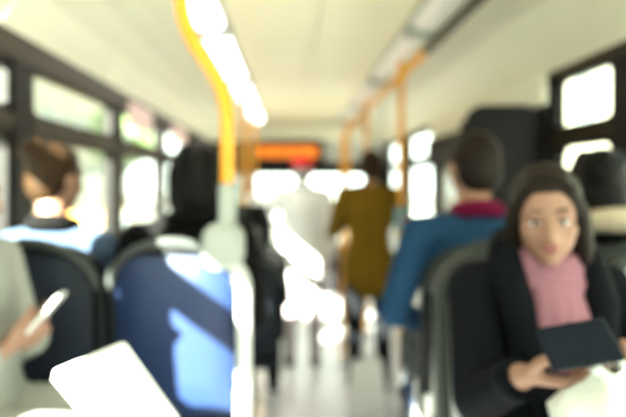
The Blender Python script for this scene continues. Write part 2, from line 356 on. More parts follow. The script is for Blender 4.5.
def tree(x, y, h, label):
    t = thing('street_tree', label, 'tree', (x, y, -0.47), 0, 'trees on the pavement')
    bm = bmesh.new(); tube(bm, [(0, 0, -0.02), (0.04, 0.02, h*0.3), (0, 0.05, h*0.55)], [0.14, 0.11, 0.06], 10)
    for k in range(5):
        a = k*1.26; tube(bm, [(0.01, 0.03, h*(0.38+0.03*k)), (math.cos(a)*h*0.12, math.sin(a)*h*0.12, h*0.62), (math.cos(a)*h*0.2, math.sin(a)*h*0.2, h*0.75)], [0.05, 0.035, 0.015], 6)
    obj('trunk', bm, 'bark', t, True)
    bm = bmesh.new(); rnd = random.Random(int(x*10+y))
    for k in range(1500):
        a = rnd.random()*2*PI; e = math.acos(2*rnd.random()-1); rr = (0.45+0.55*rnd.random())*h*0.30
        p = Vector((math.cos(a)*math.sin(e)*rr, math.sin(a)*math.sin(e)*rr, h*0.72+math.cos(e)*rr*0.95))
        R = Euler((rnd.random()*6, rnd.random()*6, rnd.random()*6)).to_matrix(); s_ = 0.08+0.06*rnd.random()
        q = [bm.verts.new(p + R @ Vector(c)*s_) for c in ((-1, 0, 0), (0, -0.5, 0.1), (1, 0, 0), (0, 0.5, 0.1))]; bm.faces.new(q)
    f = obj('foliage', bm, 'leaf', t, recalc=False); f['kind'] = 'stuff'
tree(-6.5, 22.0, 5.0, 'young leafy street tree on the pavement by the pale buildings')
# parked amber car
t = thing('parked_car', 'amber parked car at the kerb outside the window beside the bun haired passenger', 'car', (-3.3, 8.6, -0.6), 0)
bm = bmesh.new()
prof = [(-2.1, 0.35), (-2.1, 0.75), (-1.9, 0.9), (-1.35, 0.95), (-0.75, 1.42), (0.75, 1.44), (1.3, 0.98), (2.0, 0.85), (2.15, 0.6), (2.1, 0.35)]
RR = []
for x, k in ((-0.82, 0.9), (-0.76, 1), (0.76, 1), (0.82, 0.9)): RR.append([bm.verts.new((x*(0.8 if pz > 1.2 else 1), py, 0.35+(pz-0.35)*(1 if k == 1 else 0.96))) for py, pz in prof])
for a, b in zip(RR, RR[1:]):
    for i in range(len(prof)): bm.faces.new((a[i], a[(i+1) % len(prof)], b[(i+1) % len(prof)], b[i]))
bm.faces.new(RR[0][::-1]); bm.faces.new(RR[-1])
obj('car_body', bm, 'car', t)
for s in (-1, 1):
    bm = bmesh.new(); vs = [bm.verts.new(p) for p in ((s*0.84, -1.1, 0.98), (s*0.84, 1.1, 1.0), (s*0.70, 0.7, 1.36), (s*0.70, -0.7, 1.36))]
    vs2 = [bm.verts.new(v.co - Vector((s*0.03, 0, 0))) for v in vs]
    bm.faces.new(vs); bm.faces.new(vs2[::-1])
    for i in range(4): bm.faces.new((vs[i], vs[(i+1) % 4], vs2[(i+1) % 4], vs2[i]))
    obj('side_window', bm, 'darkglass', t)
    for yw in (-1.35, 1.35):
        o = obj('wheel', tb([(s*0.66, yw, 0.32), (s*0.70, yw, 0.32), (s*0.84, yw, 0.32), (s*0.86, yw, 0.32)], [0.28, 0.32, 0.32, 0.28], 20), 'black', t)
        obj('hub_cap', tb([(s*0.85, yw, 0.32), (s*0.875, yw, 0.32)], [0.19, 0.15], 16), 'steel', o)

# ------------------------------------------------------------------ seats
def bus_seat(loc, rz, label, shell='blue', floor=0.0, group='passenger seats', back_h=0.60, rim='rim', fab='fabric'):
    t = thing('bus_seat', label, 'seat', (loc[0], loc[1], floor), rz, group)
    rec = 0.10
    def bk(x, y, z):
        c = 0.035*(abs(x)/0.22)**2
        return (x, -0.235 - rec*(z-0.42) + y + c, z+0.42 if False else z)
    f = lambda x, y, z: bk(x, y, z+0.43)
    oo = rrect(0.445, back_h, 0.05, 8, 0.14); ii = [(p[0]*0.86, 0.03+p[1]*0.90) for p in rrect(0.445, back_h, 0.05, 8, 0.13)]
    bm = bmesh.new(); frame_slab(bm, oo, ii, -0.028, 0.028, f)
    obj('backrest_rim', bm, rim, t, True)
    bm = bmesh.new(); slab(bm, ii, -0.020, 0.012, f, 0.004); obj('back_shell', bm, shell, t, True)
    bm = bmesh.new(); slab(bm, [(p[0]*0.97, 0.01+p[1]*0.97) for p in ii], 0.012, 0.045, f, 0.015); obj('back_cushion', bm, fab, t, True)
    # grab handle arch along the top edge
    pts = [f(0.20*math.cos(a), -0.03, back_h-0.14+0.155*math.sin(a)) for a in [PI*(k/16) for k in range(17)]]
    obj('grab_handle', tb(pts, 0.014, 10), 'handle', t, True)
    bm = bmesh.new(); slab(bm, rrect(0.44, 0.46, 0.06), 0.39, 0.43, lambda x, y, z: (x, z-0.23, y-0.02*(1-z/0.46)), 0.01); obj('seat_pan', bm, 'dkshell', t, True)
    bm = bmesh.new(); slab(bm, rrect(0.41, 0.43, 0.07), 0.43, 0.462, lambda x, y, z: (x, z-0.215, y-0.02*(1-z/0.46)), 0.016); obj('seat_cushion', bm, 'fabric', t, True)
    obj('pedestal', tb([(0, 0, 0.012), (0, 0, 0.05), (0, 0, 0.33), (0, 0, 0.39)], [0.05, 0.035, 0.035, 0.11], 14), 'grey', t, True)
    obj('floor_plate', bx((-0.10, -0.12, 0), (0.10, 0.12, 0.014), 0.004), 'steel', t)
    for s in (-1, 1):
        obj('side_bracket', bx((s*0.205-0.012, -0.26, 0.36), (s*0.205+0.012, -0.10, 0.56), 0.006), 'lgrey', t)
    return t
bus_seat((-0.37, 2.06), 0, 'blue backed aisle seat of the black jacketed passenger, splashed with sunlight')
bus_seat((-0.818, 2.06), 0, 'dark backed window seat of the bun haired passenger', 'dkshell')
bus_seat((-0.715, 1.45), -PI/2, 'sideways seat under the passenger in the pale grey coat', 'dkshell')
bus_seat((0.63, 1.33), PI, 'rear facing aisle seat behind the woman in the black coat', 'lgrey', rim='handle', fab='sunlit_fabric')
bus_seat((1.09, 1.33), PI, 'empty rear facing window seat beside the woman in the black coat', 'lgrey', rim='handle', fab='sunlit_fabric')
bus_seat((0.64, 2.02), 0, 'aisle seat under the passenger in the teal blue jacket', 'lgrey')
bus_seat((1.092, 2.02), 0, 'window seat of the passenger with the beige fur hood', 'lgrey')
bus_seat((-0.25, 3.55), 0, 'low aisle seat under the black clad passenger past the step', 'dkshell', ZLOW)
bus_seat((-0.76, 3.55), 0, 'empty low window seat past the step', 'dkshell', ZLOW)
bus_seat((-0.76, 4.45), 0, 'empty low window seat farthest toward the driver', 'dkshell', ZLOW)

# ------------------------------------------------------------------ poles and rails
t = thing('grab_pole', 'bent orange grab pole with grey sleeve rising from the sunlit blue seat', 'pole', (-0.19, 1.70, 0), 0, 'orange grab poles')
obj('pole', tb(arc_path([(0, 0, 1.20), (0, 0, 1.50), (-0.135, 0, 1.70), (-0.16, 0, 2.09)], 0.09), 0.0225), 'orange', t, True)
obj('ceiling_flange', tb([(-0.16, 0, 2.075), (-0.16, 0, 2.10)], [0.045, 0.05], 16), 'grey', t, True)
obj('sleeve', tb([(0, 0, 1.06), (0, 0, 1.08), (0, 0, 1.21), (0, 0, 1.225)], [0.024, 0.028, 0.028, 0.024], 16), 'grey', t, True)
bm = bmesh.new(); slab(bm, rrect(0.125, 0.14, 0.045), -0.045, 0.03, lambda x, y, z: (x-0.01, y, z+0.965), 0.014); obj('clamp', bm, 'grey', t, True)
obj('seat_post', tb(arc_path([(0.0, 0, 1.0), (0.05, 0, 0.94), (0.05, 0, 0.014)], 0.05), 0.024), 'lgrey', t, True)
obj('floor_flange', tb([(0.05, 0, 0), (0.05, 0, 0.012)], [0.055, 0.05], 16), 'steel', t)
def pole(x, y, z0, label, ztop=2.09, button=None):
    t = thing('grab_pole', label, 'pole', (x, y, z0), 0, 'orange grab poles')
    obj('pole', tb([(0, 0, 0.01), (0, 0, ztop-z0)], 0.021), 'orange', t, True)
    obj('floor_flange', tb([(0, 0, 0), (0, 0, 0.02), (0, 0, 0.05)], [0.06, 0.055, 0.024], 16), 'steel', t)
    if ztop > 2.0: obj('ceiling_flange', tb([(0, 0, ztop-z0-0.05), (0, 0, ztop-z0-0.02), (0, 0, ztop-z0+0.01)], [0.024, 0.05, 0.055], 16), 'grey', t)
    if button:
        b = obj('stop_button_box', bx((-0.04, -0.05, button-z0-0.07), (0.04, 0.03, button-z0+0.07), 0.015), 'teal', t)
        obj('push_button', tb([(0, -0.05, button-z0), (0, -0.06, button-z0)], [0.022, 0.019], 16), 'redb', b)
    return t
RX, RZ = 0.74, 1.95
pole(RX, 3.72, ZLOW, 'orange grab pole carrying a teal stop button box by the middle doors', RZ, 1.0)
pole(RX, 5.45, ZLOW, 'orange grab pole behind the shoulder of the man in olive', RZ)
pole(RX, 7.2, ZLOW, 'orange grab pole nearest the windscreen', RZ)
t = pole(0.43, 4.55, ZLOW, 'orange grab pole between the red capped passenger and the man in olive', 1.45)
obj('bent_arm', tb(arc_path([(0, 0, 1.68), (0, 0, 1.85), (RX-0.43, 0.55, RZ-ZLOW)], 0.15), 0.021), 'orange', t, True)
pole(-0.37, 4.55, ZLOW, 'orange grab pole held by the red capped passenger')
pole(-0.40, 6.3, ZLOW, 'orange grab pole beside the driver partition')
t = thing('hand_rail', 'long orange overhead hand rail above the window passengers with dark near end', 'rail', (RX, 0, RZ), 0)
obj('rail', tb([(0, 3.0, 0), (0, 7.6, 0)], 0.021), 'orange', t, True)
obj('shaded_rail', tb([(0, -0.8, 0), (0, 3.02, 0)], 0.027), 'bronze', t, True)  # near length of the same rail, its shade put into a dark colour
for yy in (0.2, 2.0, 3.72, 5.45, 7.2):
    obj('rail_bracket', tb([(0, yy, -0.035), (0, yy, 0), (0, yy, 0.135)], [0.03, 0.03, 0.016], 12), 'orange' if yy > 3 else 'grey', t, True)
# hanging strap handles on the rail
for i, yy in enumerate((4.5, 6.2)):
    t = thing('strap_handle', ['pale strap handle hanging from the rail near the teal button pole', 'pale strap handle hanging from the rail nearer the windscreen'][i], 'strap', (RX, yy, RZ), 0, 'strap handles')
    obj('strap', bx((-0.006, -0.02, -0.17), (0.006, 0.02, 0.027), 0.003), 'grey', t)
    obj('grip_ring', tb([(0, 0.05*math.sin(a), -0.215+0.05*math.cos(a)) for a in [2*PI*k/20 for k in range(20)]], 0.009, 8, True), 'lgrey', t, True)

# ------------------------------------------------------------------ front of the bus
t = thing('destination_display', 'dark box with an amber lit display line above the windscreen', 'display', (-0.03, 7.74, 1.67), 0)
obj('housing', bx((-0.50, -0.05, -0.17), (0.50, 0.08, 0.15), 0.02), 'darkpanel', t)
rnd = random.Random(3); x = -0.41
while x < 0.40:
    wd = 0.035+0.03*rnd.random(); obj('led_block', bx((x, -0.062, -0.075), (min(x+wd, 0.41), -0.05, 0.085), 0.004), 'amber', t); x += wd+0.012
t = thing('driver_partition', 'dark partition with smoked glass behind the driver cab', 'partition', (XL, 6.55, ZLOW), 0)
obj('lower_panel', bx((0, 0, 0), (0.66, 0.04, 1.0), 0.01), 'darkpanel', t)
bm = bmesh.new(); frame_slab(bm, [(0, 1.0), (0.66, 1.0), (0.66, 1.98), (0, 1.98)], [(0.05, 1.04), (0.61, 1.04), (0.61, 1.93), (0.05, 1.93)], 0, 0.04, lambda a, b, c: (a, b, c)); obj('upper_frame', bm, 'black', t)
obj('partition_pane', bx((0.05, 0.017, 1.04), (0.61, 0.023, 1.93)), 'tint', t)
t = thing('ticket_machine', 'grey ticket machine on a post beside the driver partition', 'machine', (-0.22, 6.9, ZLOW), 0)
obj('post', tb([(0, 0, 0), (0, 0, 1.0)], 0.03), 'grey', t); obj('casing', bx((-0.11, -0.08, 0.98), (0.11, 0.08, 1.32), 0.02), 'lgrey', t); obj('screen', bx((-0.08, -0.085, 1.14), (0.08, -0.079, 1.28), 0.002), 'darkglass', t)
# pink advert cards above the far windows
for i, (ya, yb) in enumerate(((3.55, 4.15), (4.85, 5.5))):
    t = obj('advert_card', bx((XL+0.022, ya, 1.60), (XL+0.030, yb, 1.76), 0.002), 'pinkp'); tag(t, ['pink advert card above the window nearest the bun haired passenger', 'pink advert card above the window nearer the driver'][i], 'advert', 'advert cards')

# ------------------------------------------------------------------ people
def R3(yaw=0, pitch=0, roll=0):
    return (Matrix.Rotation(yaw, 3, 'Z') @ Matrix.Rotation(-pitch, 3, 'X') @ Matrix.Rotation(roll, 3, 'Y'))
def head_prims(bm, H, R, s=1.0):
    P = lambda x, y, z: H + R @ Vector((x*s, y*s, z*s))
    ell(bm, P(0, -0.012, 0.028), (0.077*s, 0.096*s, 0.092*s), R)           # skull
    ell(bm, P(0, 0.022, -0.030), (0.064*s, 0.070*s, 0.088*s), R)           # face
    ell(bm, P(0, 0.050, -0.092), (0.030*s, 0.030*s, 0.026*s), R)           # chin
    ell(bm, P(0, 0.020, -0.072), (0.052*s, 0.055*s, 0.036*s), R)           # jaw
    for q in (-1, 1):
        ell(bm, P(q*0.038, 0.055, -0.025), (0.026*s, 0.026*s, 0.026*s), R) # cheek
        ell(bm, P(q*0.028, 0.072, 0.022), (0.026*s, 0.014*s, 0.011*s), R)  # brow
        ell(bm, P(q*0.077, -0.008, -0.012), (0.010*s, 0.020*s, 0.031*s), R) # ear
        ell(bm, P(q*0.010, 0.094, -0.038), (0.009*s, 0.011*s, 0.008*s), R)  # nostril
    cap(bm, P(0, 0.084, 0.012), P(0, 0.101, -0.030), 0.0095*s, 0.0125*s)     # nose
    ell(bm, P(0, 0.078, -0.062), (0.024*s, 0.014*s, 0.013*s), R)            # mouth mound
def face_parts(parent, H, R, s=1.0):
    P = lambda x, y, z: H + R @ Vector((x*s, y*s, z*s))
    for q in (-1, 1):
        bm = bmesh.new(); ell(bm, P(q*0.031, 0.0735, 0.0), (0.0145*s, 0.011*s, 0.0085*s), R); e = obj('eye', bm, 'eyew', parent, True)
        bm = bmesh.new(); ell(bm, P(q*0.031, 0.0820, -0.001), (0.006*s, 0.004*s, 0.006*s), R); obj('iris', bm, 'iris', e, True)
        obj('eyebrow', tb([P(q*0.014, 0.086, 0.030), P(q*0.032, 0.0835, 0.0325), P(q*0.050, 0.071, 0.024)], [0.0018*s, 0.0026*s, 0.0012*s], 8), 'hair', parent, True)
        obj('upper_eyelid', tb([P(q*0.017, 0.081, 0.004), P(q*0.031, 0.0855, 0.0085), P(q*0.046, 0.075, 0.0025)], [0.002*s, 0.003*s, 0.002*s], 8), 'hair', parent, True)
    bm = bmesh.new(); ell(bm, P(0, 0.088, -0.0585), (0.022*s, 0.0065*s, 0.0045*s), R); ell(bm, P(0, 0.087, -0.0665), (0.018*s, 0.007*s, 0.0055*s), R)
    fuse('lips', bm, 'lips', parent, 0.002, 2)
def hand_prims(bm, w, d, n, side, curl=(0.5, 0.6, 0.4), s=1.0, spread=0.0215):
    """w wrist, d finger direction, n palm normal, side = direction sign of the thumb along d x n"""
    d = Vector(d).normalized(); n = Vector(n); n = (n-d*n.dot(d)).normalized(); q = d.cross(n)*side; w = Vector(w)
    for k in range(4):
        off = (1.5-k)*spread*s
        cap(bm, w + q*off*0.55, w + d*0.082*s + q*off, 0.0135*s, 0.0115*s)
        L = (0.072, 0.080, 0.074, 0.058)[k]*s; p = w + d*(0.084, 0.088, 0.084, 0.076)[k]*s + q*off; a = 0.0
        for j, fr in enumerate((0.45, 0.31, 0.24)):
            a += curl[j]; v = d*math.cos(a)+n*math.sin(a); p2 = p+v*L*fr
            cap(bm, p, p2, (0.0095-0.0008*j)*s, (0.0088-0.0008*j)*s, 10); p = p2
    b = w + d*0.022*s + q*0.022*s + n*0.008*s; v = (d*0.55+q*0.62+n*0.45).normalized(); p = b+v*0.045*s; cap(bm, b, p, 0.015*s, 0.012*s)
    v2 = (d*0.85+q*0.25+n*0.45).normalized(); p2 = p+v2*0.034*s; cap(bm, p, p2, 0.0115*s, 0.010*s); cap(bm, p2, p2+(v2+n*0.3).normalized()*0.026*s, 0.010*s, 0.008*s)
def pose(kind, **kw):
    if kind == 'sit':
        P = dict(pelvis=(0, -0.06, 0.56), waist=(0, -0.07, 0.72), chest=(0, -0.09, 0.90), neck=(0, -0.08, 1.06), head=(0, -0.045, 1.225),
                 shL=(-0.175, -0.09, 1.005), shR=(0.175, -0.09, 1.005), elL=(-0.225, 0.02, 0.74), elR=(0.225, 0.02, 0.74), wrL=(-0.10, 0.23, 0.67), wrR=(0.10, 0.23, 0.67),
                 hipL=(-0.09, -0.04, 0.55), hipR=(0.09, -0.04, 0.55), knL=(-0.11, 0.40, 0.55), knR=(0.11, 0.40, 0.55), anL=(-0.11, 0.42, 0.10), anR=(0.11, 0.42, 0.10),
                 hdL=(0.5, 0.8, -0.2), hnL=(0, -0.2, -1), hdR=(-0.5, 0.8, -0.2), hnR=(0, -0.2, -1))
    else:
        P = dict(pelvis=(0, 0, 0.95), waist=(0, 0, 1.10), chest=(0, -0.01, 1.28), neck=(0, -0.02, 1.46), head=(0, 0.01, 1.615),
                 shL=(-0.18, -0.01, 1.40), shR=(0.18, -0.01, 1.40), elL=(-0.24, -0.03, 1.12), elR=(0.24, -0.03, 1.12), wrL=(-0.24, 0.05, 0.88), wrR=(0.24, 0.05, 0.88),
                 hipL=(-0.09, 0, 0.93), hipR=(0.09, 0, 0.93), knL=(-0.10, 0.02, 0.50), knR=(0.10, 0.02, 0.50), anL=(-0.105, -0.02, 0.10), anR=(0.105, -0.02, 0.10),
                 hdL=(0, 0.15, -1), hnL=(1, 0, 0), hdR=(0, 0.15, -1), hnR=(-1, 0, 0))
    P.update(kw); return {k: Vector(v) for k, v in P.items()}
def person(label, loc, rz, P, top, trousers, hair, yaw=0, pitch=0, roll=0, skin='skin', voxel=0.009, coat=0.0, bulk=1.0, hairstyle='short', collar=None, face=False, group='bus passengers', curlL=(0.5, 0.6, 0.4), curlR=(0.5, 0.6, 0.4), s=1.0, hs=1.0):
    t = thing('person', label, 'person', loc, rz, group); t.scale = (s, s, s)
    R = R3(yaw, pitch, roll); H = P['head']
    sit = P['knL'].y - P['hipL'].y > 0.2
    bm = bmesh.new(); head_prims(bm, H, R, hs)
    cap(bm, P['neck']-Vector((0, 0, 0.03)), H + R @ Vector((0, -0.02, -0.06)), 0.056, 0.050)
    up = (P['neck']-P['pelvis']).normalized()
    def torso(bm, k, lo=1.0):
        ell(bm, P['chest'], (0.155*k, 0.105*k, 0.17*k)); ell(bm, P['waist'], (0.14*k, 0.10*k, 0.16*k)); ell(bm, P['pelvis'], (0.165*k*lo, 0.12*k, 0.12*k))
        for q in 'LR':
            cap(bm, (P['neck']+P['chest']*0.25)/1.25, P['sh'+q], 0.058*k, 0.058*k); cap(bm, P['neck']-up*0.035, P['sh'+q], 0.042*k, 0.048*k)
    torso(bm, 0.93)
    for q in 'LR':
        chain(bm, [P['sh'+q], P['el'+q], P['wr'+q]], [0.045, 0.036, 0.026])
        hand_prims(bm, P['wr'+q], P['hd'+q], P['hn'+q], 1 if q == 'R' else -1, curlR if q == 'R' else curlL)
        chain(bm, [P['hip'+q], P['kn'+q], P['an'+q]], [0.075, 0.050, 0.036])
        cap(bm, P['an'+q]-Vector((0, 0.02, 0.05)), P['an'+q]+Vector((0, 0.12, -0.06)), 0.036, 0.030)
    body = fuse('body', bm, skin, t, voxel, 3)
    # clothes
    bm = bmesh.new(); torso(bm, 1.06*bulk, 1.04)
    for a_, b_ in (('chest', 'waist'), ('waist', 'pelvis')): ell(bm, (P[a_]+P[b_])/2, (0.158*bulk, 0.112*bulk, 0.14*bulk))
    for q in 'LR':
        w = P['wr'+q]; e = P['el'+q]
        chain(bm, [P['sh'+q], e, w + (e-w).normalized()*0.035], [0.063*bulk, 0.053*bulk, 0.040*bulk])
        if coat:
            a = P['hip'+q]; b = P['kn'+q]; cap(bm, a, a.lerp(b, coat), 0.105*bulk, 0.10*bulk)
    if coat and not sit:
        ell(bm, (P['hipL'].lerp(P['knL'], coat*0.6)+P['hipR'].lerp(P['knR'], coat*0.6))/2, (0.19*bulk, 0.14*bulk, 0.22))
    jk = fuse('jacket', bm, top, t, max(voxel, 0.008), 6)
    bm = bmesh.new()
    for q in 'LR':
        w = P['wr'+q]; e = P['el'+q]; c = w + (e-w).normalized()*0.03
        bmc = bmesh.new(); tube(bmc, [c+(e-w).normalized()*0.012, c-(e-w).normalized()*0.018], [0.043*bulk, 0.040*bulk], 16); obj('cuff', bmc, top, jk, True)
    bm.free()
    bm = bmesh.new()
    for q in 'LR':
        chain(bm, [P['hip'+q], P['kn'+q], P['an'+q]+Vector((0, 0, 0.0))], [0.092, 0.066, 0.052])
    ell(bm, P['pelvis']-Vector((0, 0, 0.02)), (0.168, 0.122, 0.11)); fuse('trousers', bm, trousers, t, 0.010, 4)
    for q in 'LR':
        bm = bmesh.new(); a = P['an'+q]; cap(bm, (a.x, a.y-0.025, a.z-0.052), (a.x*1.1, a.y+0.13, a.z-0.062), 0.044, 0.036); cap(bm, a, a-Vector((0, 0.01, 0.05)), 0.046, 0.044)
        fuse('shoe', bm, 'shoe', t, 0.009, 3)
    # hair
    Q = lambda x, y, z: H + R @ Vector((x, y, z))
    if hairstyle != 'none':
        bm = bmesh.new()
        if hairstyle == 'hat': ell(bm, Q(0, -0.030, -0.012), (0.084, 0.086, 0.075), R)
        else:
            ell(bm, Q(0, -0.024, 0.034), (0.085, 0.100, 0.094), R); ell(bm, Q(0, -0.055, -0.02), (0.080, 0.060, 0.075), R)
            ell(bm, Q(0, 0.010, 0.080), (0.060, 0.064, 0.040), R)
        if hairstyle == 'bun':
            ell(bm, Q(0, -0.105, 0.085), (0.052, 0.050, 0.048), R); ell(bm, Q(0, -0.07, 0.06), (0.07, 0.06, 0.06), R)
        if hairstyle == 'bob':
            for q in (-1, 1): chain(bm, [Q(q*0.05, 0.015, 0.09), Q(q*0.083, -0.01, 0.02), Q(q*0.082, -0.025, -0.10)], [0.035, 0.032, 0.030])
            ell(bm, Q(0, -0.06, -0.06), (0.085, 0.062, 0.10), R)
        if hairstyle == 'long':
            for q in (-1, 1):
                chain(bm, [Q(q*0.010, 0.050, 0.102), Q(q*0.048, 0.048, 0.072), Q(q*0.076, 0.016, 0.005), Q(q*0.084, -0.015, -0.09), Q(q*0.080, -0.035, -0.16)], [0.012, 0.018, 0.021, 0.024, 0.018])
            ell(bm, Q(0, -0.07, -0.08), (0.085, 0.055, 0.12), R)
        hr = fuse('hair', bm, hair, t, 0.006, 8 if hairstyle == 'long' else 4)
        for v in hr.data.vertices: v.co = H + (v.co-H)*hs
    if collar:
        n0 = P['neck']; ax = (H-n0).normalized()
        obj('collar', tb([n0+Vector((0.068*math.cos(a), 0.072*math.sin(a)+0.004, 0.0-0.018*math.sin(a)+0.015)) for a in [2*PI*k/24 for k in range(24)]], 0.030, 10, True), collar, t, True)
    if face: face_parts(body, H, R, hs)
    return t, R
# woman in the black coat, facing the camera
Pw = pose('sit', pelvis=(0, -0.08, 0.56), waist=(0, -0.06, 0.72), chest=(0, -0.04, 0.875), neck=(0, -0.02, 1.02), head=(0.022, 0.055, 1.152),
          shL=(-0.165, -0.04, 0.965), shR=(0.16, -0.04, 0.965), elL=(-0.195, 0.12, 0.74), elR=(0.205, 0.12, 0.745), wrL=(-0.02, 0.262, 0.85), wrR=(0.165, 0.262, 0.845),
          hdL=(0.75, 0.62, 0.10), hnL=(0.2, -0.25, 1.0), hdR=(-0.75, 0.62, 0.05), hnR=(-0.25, -0.2, 1.0))
wt, wR = person('woman in a black coat and pink knit looking down at a dark wallet', (0.62, 1.36, 0), PI, Pw, 'coatk', 'trk', 'hair', yaw=-0.36, pitch=0.22, roll=0.05, voxel=0.0055, bulk=1.04, coat=0.45, hairstyle='long', face=True, hs=0.93, curlL=(0.35, 0.55, 0.4), curlR=(0.30, 0.6, 0.5))
bm = bmesh.new()
n0 = Pw['neck']
for k, (zz, rr) in enumerate(((0.035, 0.062), (0.012, 0.070), (-0.02, 0.078))):
    tube(bm, [n0+Vector((rr*math.cos(a), rr*1.02*math.sin(a)+0.012, zz-0.02*math.sin(a))) for a in [2*PI*j/24 for j in range(24)]], 0.021, 10, True)
slabpts = [n0+Vector((0, 0.085, -0.03)), n0+Vector((0, 0.115, -0.10)), n0+Vector((0, 0.128, -0.20))]
for dx in (-0.039, -0.013, 0.013, 0.039): chain(bm, [p+Vector((dx*(0.8+0.2*i), -abs(dx)*0.35, 0)) for i, p in enumerate(slabpts)], [0.023, 0.025, 0.024])
fuse('pink_scarf', bm, 'pinkc', wt, 0.006, 2)
for q in (-1, 1):   # wide dark lapels / hood edge
    bm = bmesh.new(); chain(bm, [n0+Vector((q*0.072, -0.055, 0.06)), n0+Vector((q*0.098, 0.015, 0.03)), n0+Vector((q*0.098, 0.085, -0.07)), n0+Vector((q*0.080, 0.120, -0.20)), n0+Vector((q*0.04, 0.14, -0.30))], [0.034, 0.040, 0.040, 0.036, 0.03])
    fuse('lapel', bm, 'coatk', wt, 0.008, 3)
# dark wallet in her hands
w = thing('wallet', 'open dark navy wallet held in both hands of the black coated woman', 'wallet', (0.508, 0.985, 0.94), 0); w.scale = (0.84, 0.84, 0.84); w.rotation_euler = (0, -0.16, 0)
for q, a in ((-1, 0.30), (1, -0.30)):
    bm = bmesh.new(); slab(bm, rrect(0.078, 0.098, 0.008), -0.005, 0.005, lambda x, y, z: (x, y, z-0.049), 0.003)
    c = obj('cover', bm, 'navyl', w); c.location = (q*0.036, -abs(q)*0.0, 0); c.rotation_euler = (-0.75, 0, 0)
obj('spine', tb([(0, -0.0334, -0.0358), (0, 0.0334, 0.0358)], 0.0065, 8), 'navyl', w)
# white plastic bag on her lap
t = thing('carrier_bag', 'white plastic carrier bag bunched on the lap of the black coated woman', 'bag', (0.65, 0.99, 0.64), 0); t.scale = (1.0, 1.0, 1.15)
bm = bmesh.new(); n = 40; rings = []
prof = [(0.0, 0.060), (0.02, 0.115), (0.08, 0.135), (0.15, 0.125), (0.185, 0.085), (0.20, 0.045), (0.212, 0.028), (0.225, 0.034)]
for j, (z, r) in enumerate(prof):
    rings.append([bm.verts.new((-0.07*(z/0.2)**2+r*(1+0.09*math.sin(7*2*PI*k/n+j)+0.05*math.sin(11*2*PI*k/n))*math.cos(2*PI*k/n)*1.15, r*(1+0.09*math.sin(7*2*PI*k/n+j))*math.sin(2*PI*k/n)*0.75, z+0.004*math.sin(5*2*PI*k/n))) for k in range(n)])
for a, b in zip(rings, rings[1:]):
    for k in range(n): bm.faces.new((a[k], a[(k+1) % n], b[(k+1) % n], b[k]))
bm.faces.new(rings[0][::-1]); obj('bag_body', bm, 'bag', t, True)
for q in (-1, 1): obj('bag_handle', tb([(-0.08+q*0.02, 0, 0.215), (-0.095+q*0.03, 0.01, 0.245), (-0.09+q*0.02, 0.02, 0.255), (-0.08+q*0.005, 0.02, 0.24)], [0.010, 0.007, 0.007, 0.009], 8), 'bag', t, True)
# man in the teal blue jacket
Pm = pose('sit', head=(0, -0.03, 1.285), neck=(0, -0.08, 1.11), chest=(0, -0.09, 0.93), shL=(-0.20, -0.09, 1.05), shR=(0.20, -0.09, 1.05), elL=(-0.275, 0.0, 0.76), elR=(0.205, 0.03, 0.76))
person('man in a teal blue jacket with a crimson collar seen from behind', (0.65, 2.03, 0), 0.0, Pm, 'denim', 'trj', 'hair', yaw=0.15, bulk=1.05, hairstyle='short', collar='mag', skin='skin2', s=1.0)
# passenger by the window with fur hood
Pf = pose('sit', shL=(-0.15, -0.09, 1.0), shR=(0.15, -0.09, 1.0), elL=(-0.15, 0.06, 0.76), elR=(0.16, 0.05, 0.76))
ft, fR = person('dark haired passenger with a beige fur hood by the window', (1.11, 2.04, 0), -0.08, Pf, 'coatb', 'trk', 'hairk', yaw=-0.35, bulk=1.08, hairstyle='bob')
bm = bmesh.new(); n0 = Pf['neck']
chain(bm, [n0+Vector((0.115*math.cos(a), -0.02+0.10*math.sin(a), 0.015+0.03*math.sin(-a))) for a in [PI*0.95+PI*1.1*k/10 for k in range(11)]], [0.030+0.012*math.sin(PI*k/10) for k in range(11)])
fuse('fur_hood', bm, 'fur', ft, 0.008, 1)
# bun haired woman
Pb = pose('sit', head=(-0.02, -0.03, 1.245), neck=(-0.01, -0.09, 1.06), shL=(-0.15, -0.09, 1.0), shR=(0.155, -0.09, 1.0), elL=(-0.155, 0.04, 0.75), elR=(0.16, 0.04, 0.75))
person('woman with brown hair in a high bun and a blue grey jacket', (-0.83, 2.08, 0), 0, Pb, 'slate', 'trj', 'hairb', yaw=-0.5, pitch=0.08, hairstyle='bun', collar='coatb', voxel=0.008)
# dark haired passenger in the blue seat
Pd = pose('sit', head=(0.03, -0.02, 1.25), neck=(0.01, -0.08, 1.075), shL=(-0.18, -0.09, 1.02), shR=(0.18, -0.09, 1.02), elL=(-0.19, 0, 0.75))
person('passenger with black hair and black jacket seen from behind in the blue seat', (-0.365, 2.09, 0), 0, Pd, 'coatb', 'trk', 'hairk', yaw=0.1, bulk=1.1, hairstyle='bob', collar='coatb')
# black clad passenger past the step
Pk = pose('sit', shL=(-0.15, -0.09, 1.0), shR=(0.15, -0.09, 1.0), elL=(-0.18, 0.02, 0.74), elR=(0.18, 0.02, 0.74))
person('black clad passenger seated low in the aisle seat past the step', (-0.23, 3.57, ZLOW), 0, Pk, 'coatb', 'trk', 'hairk', bulk=1.05, hairstyle='bob', collar='coatb', coat=0.4)
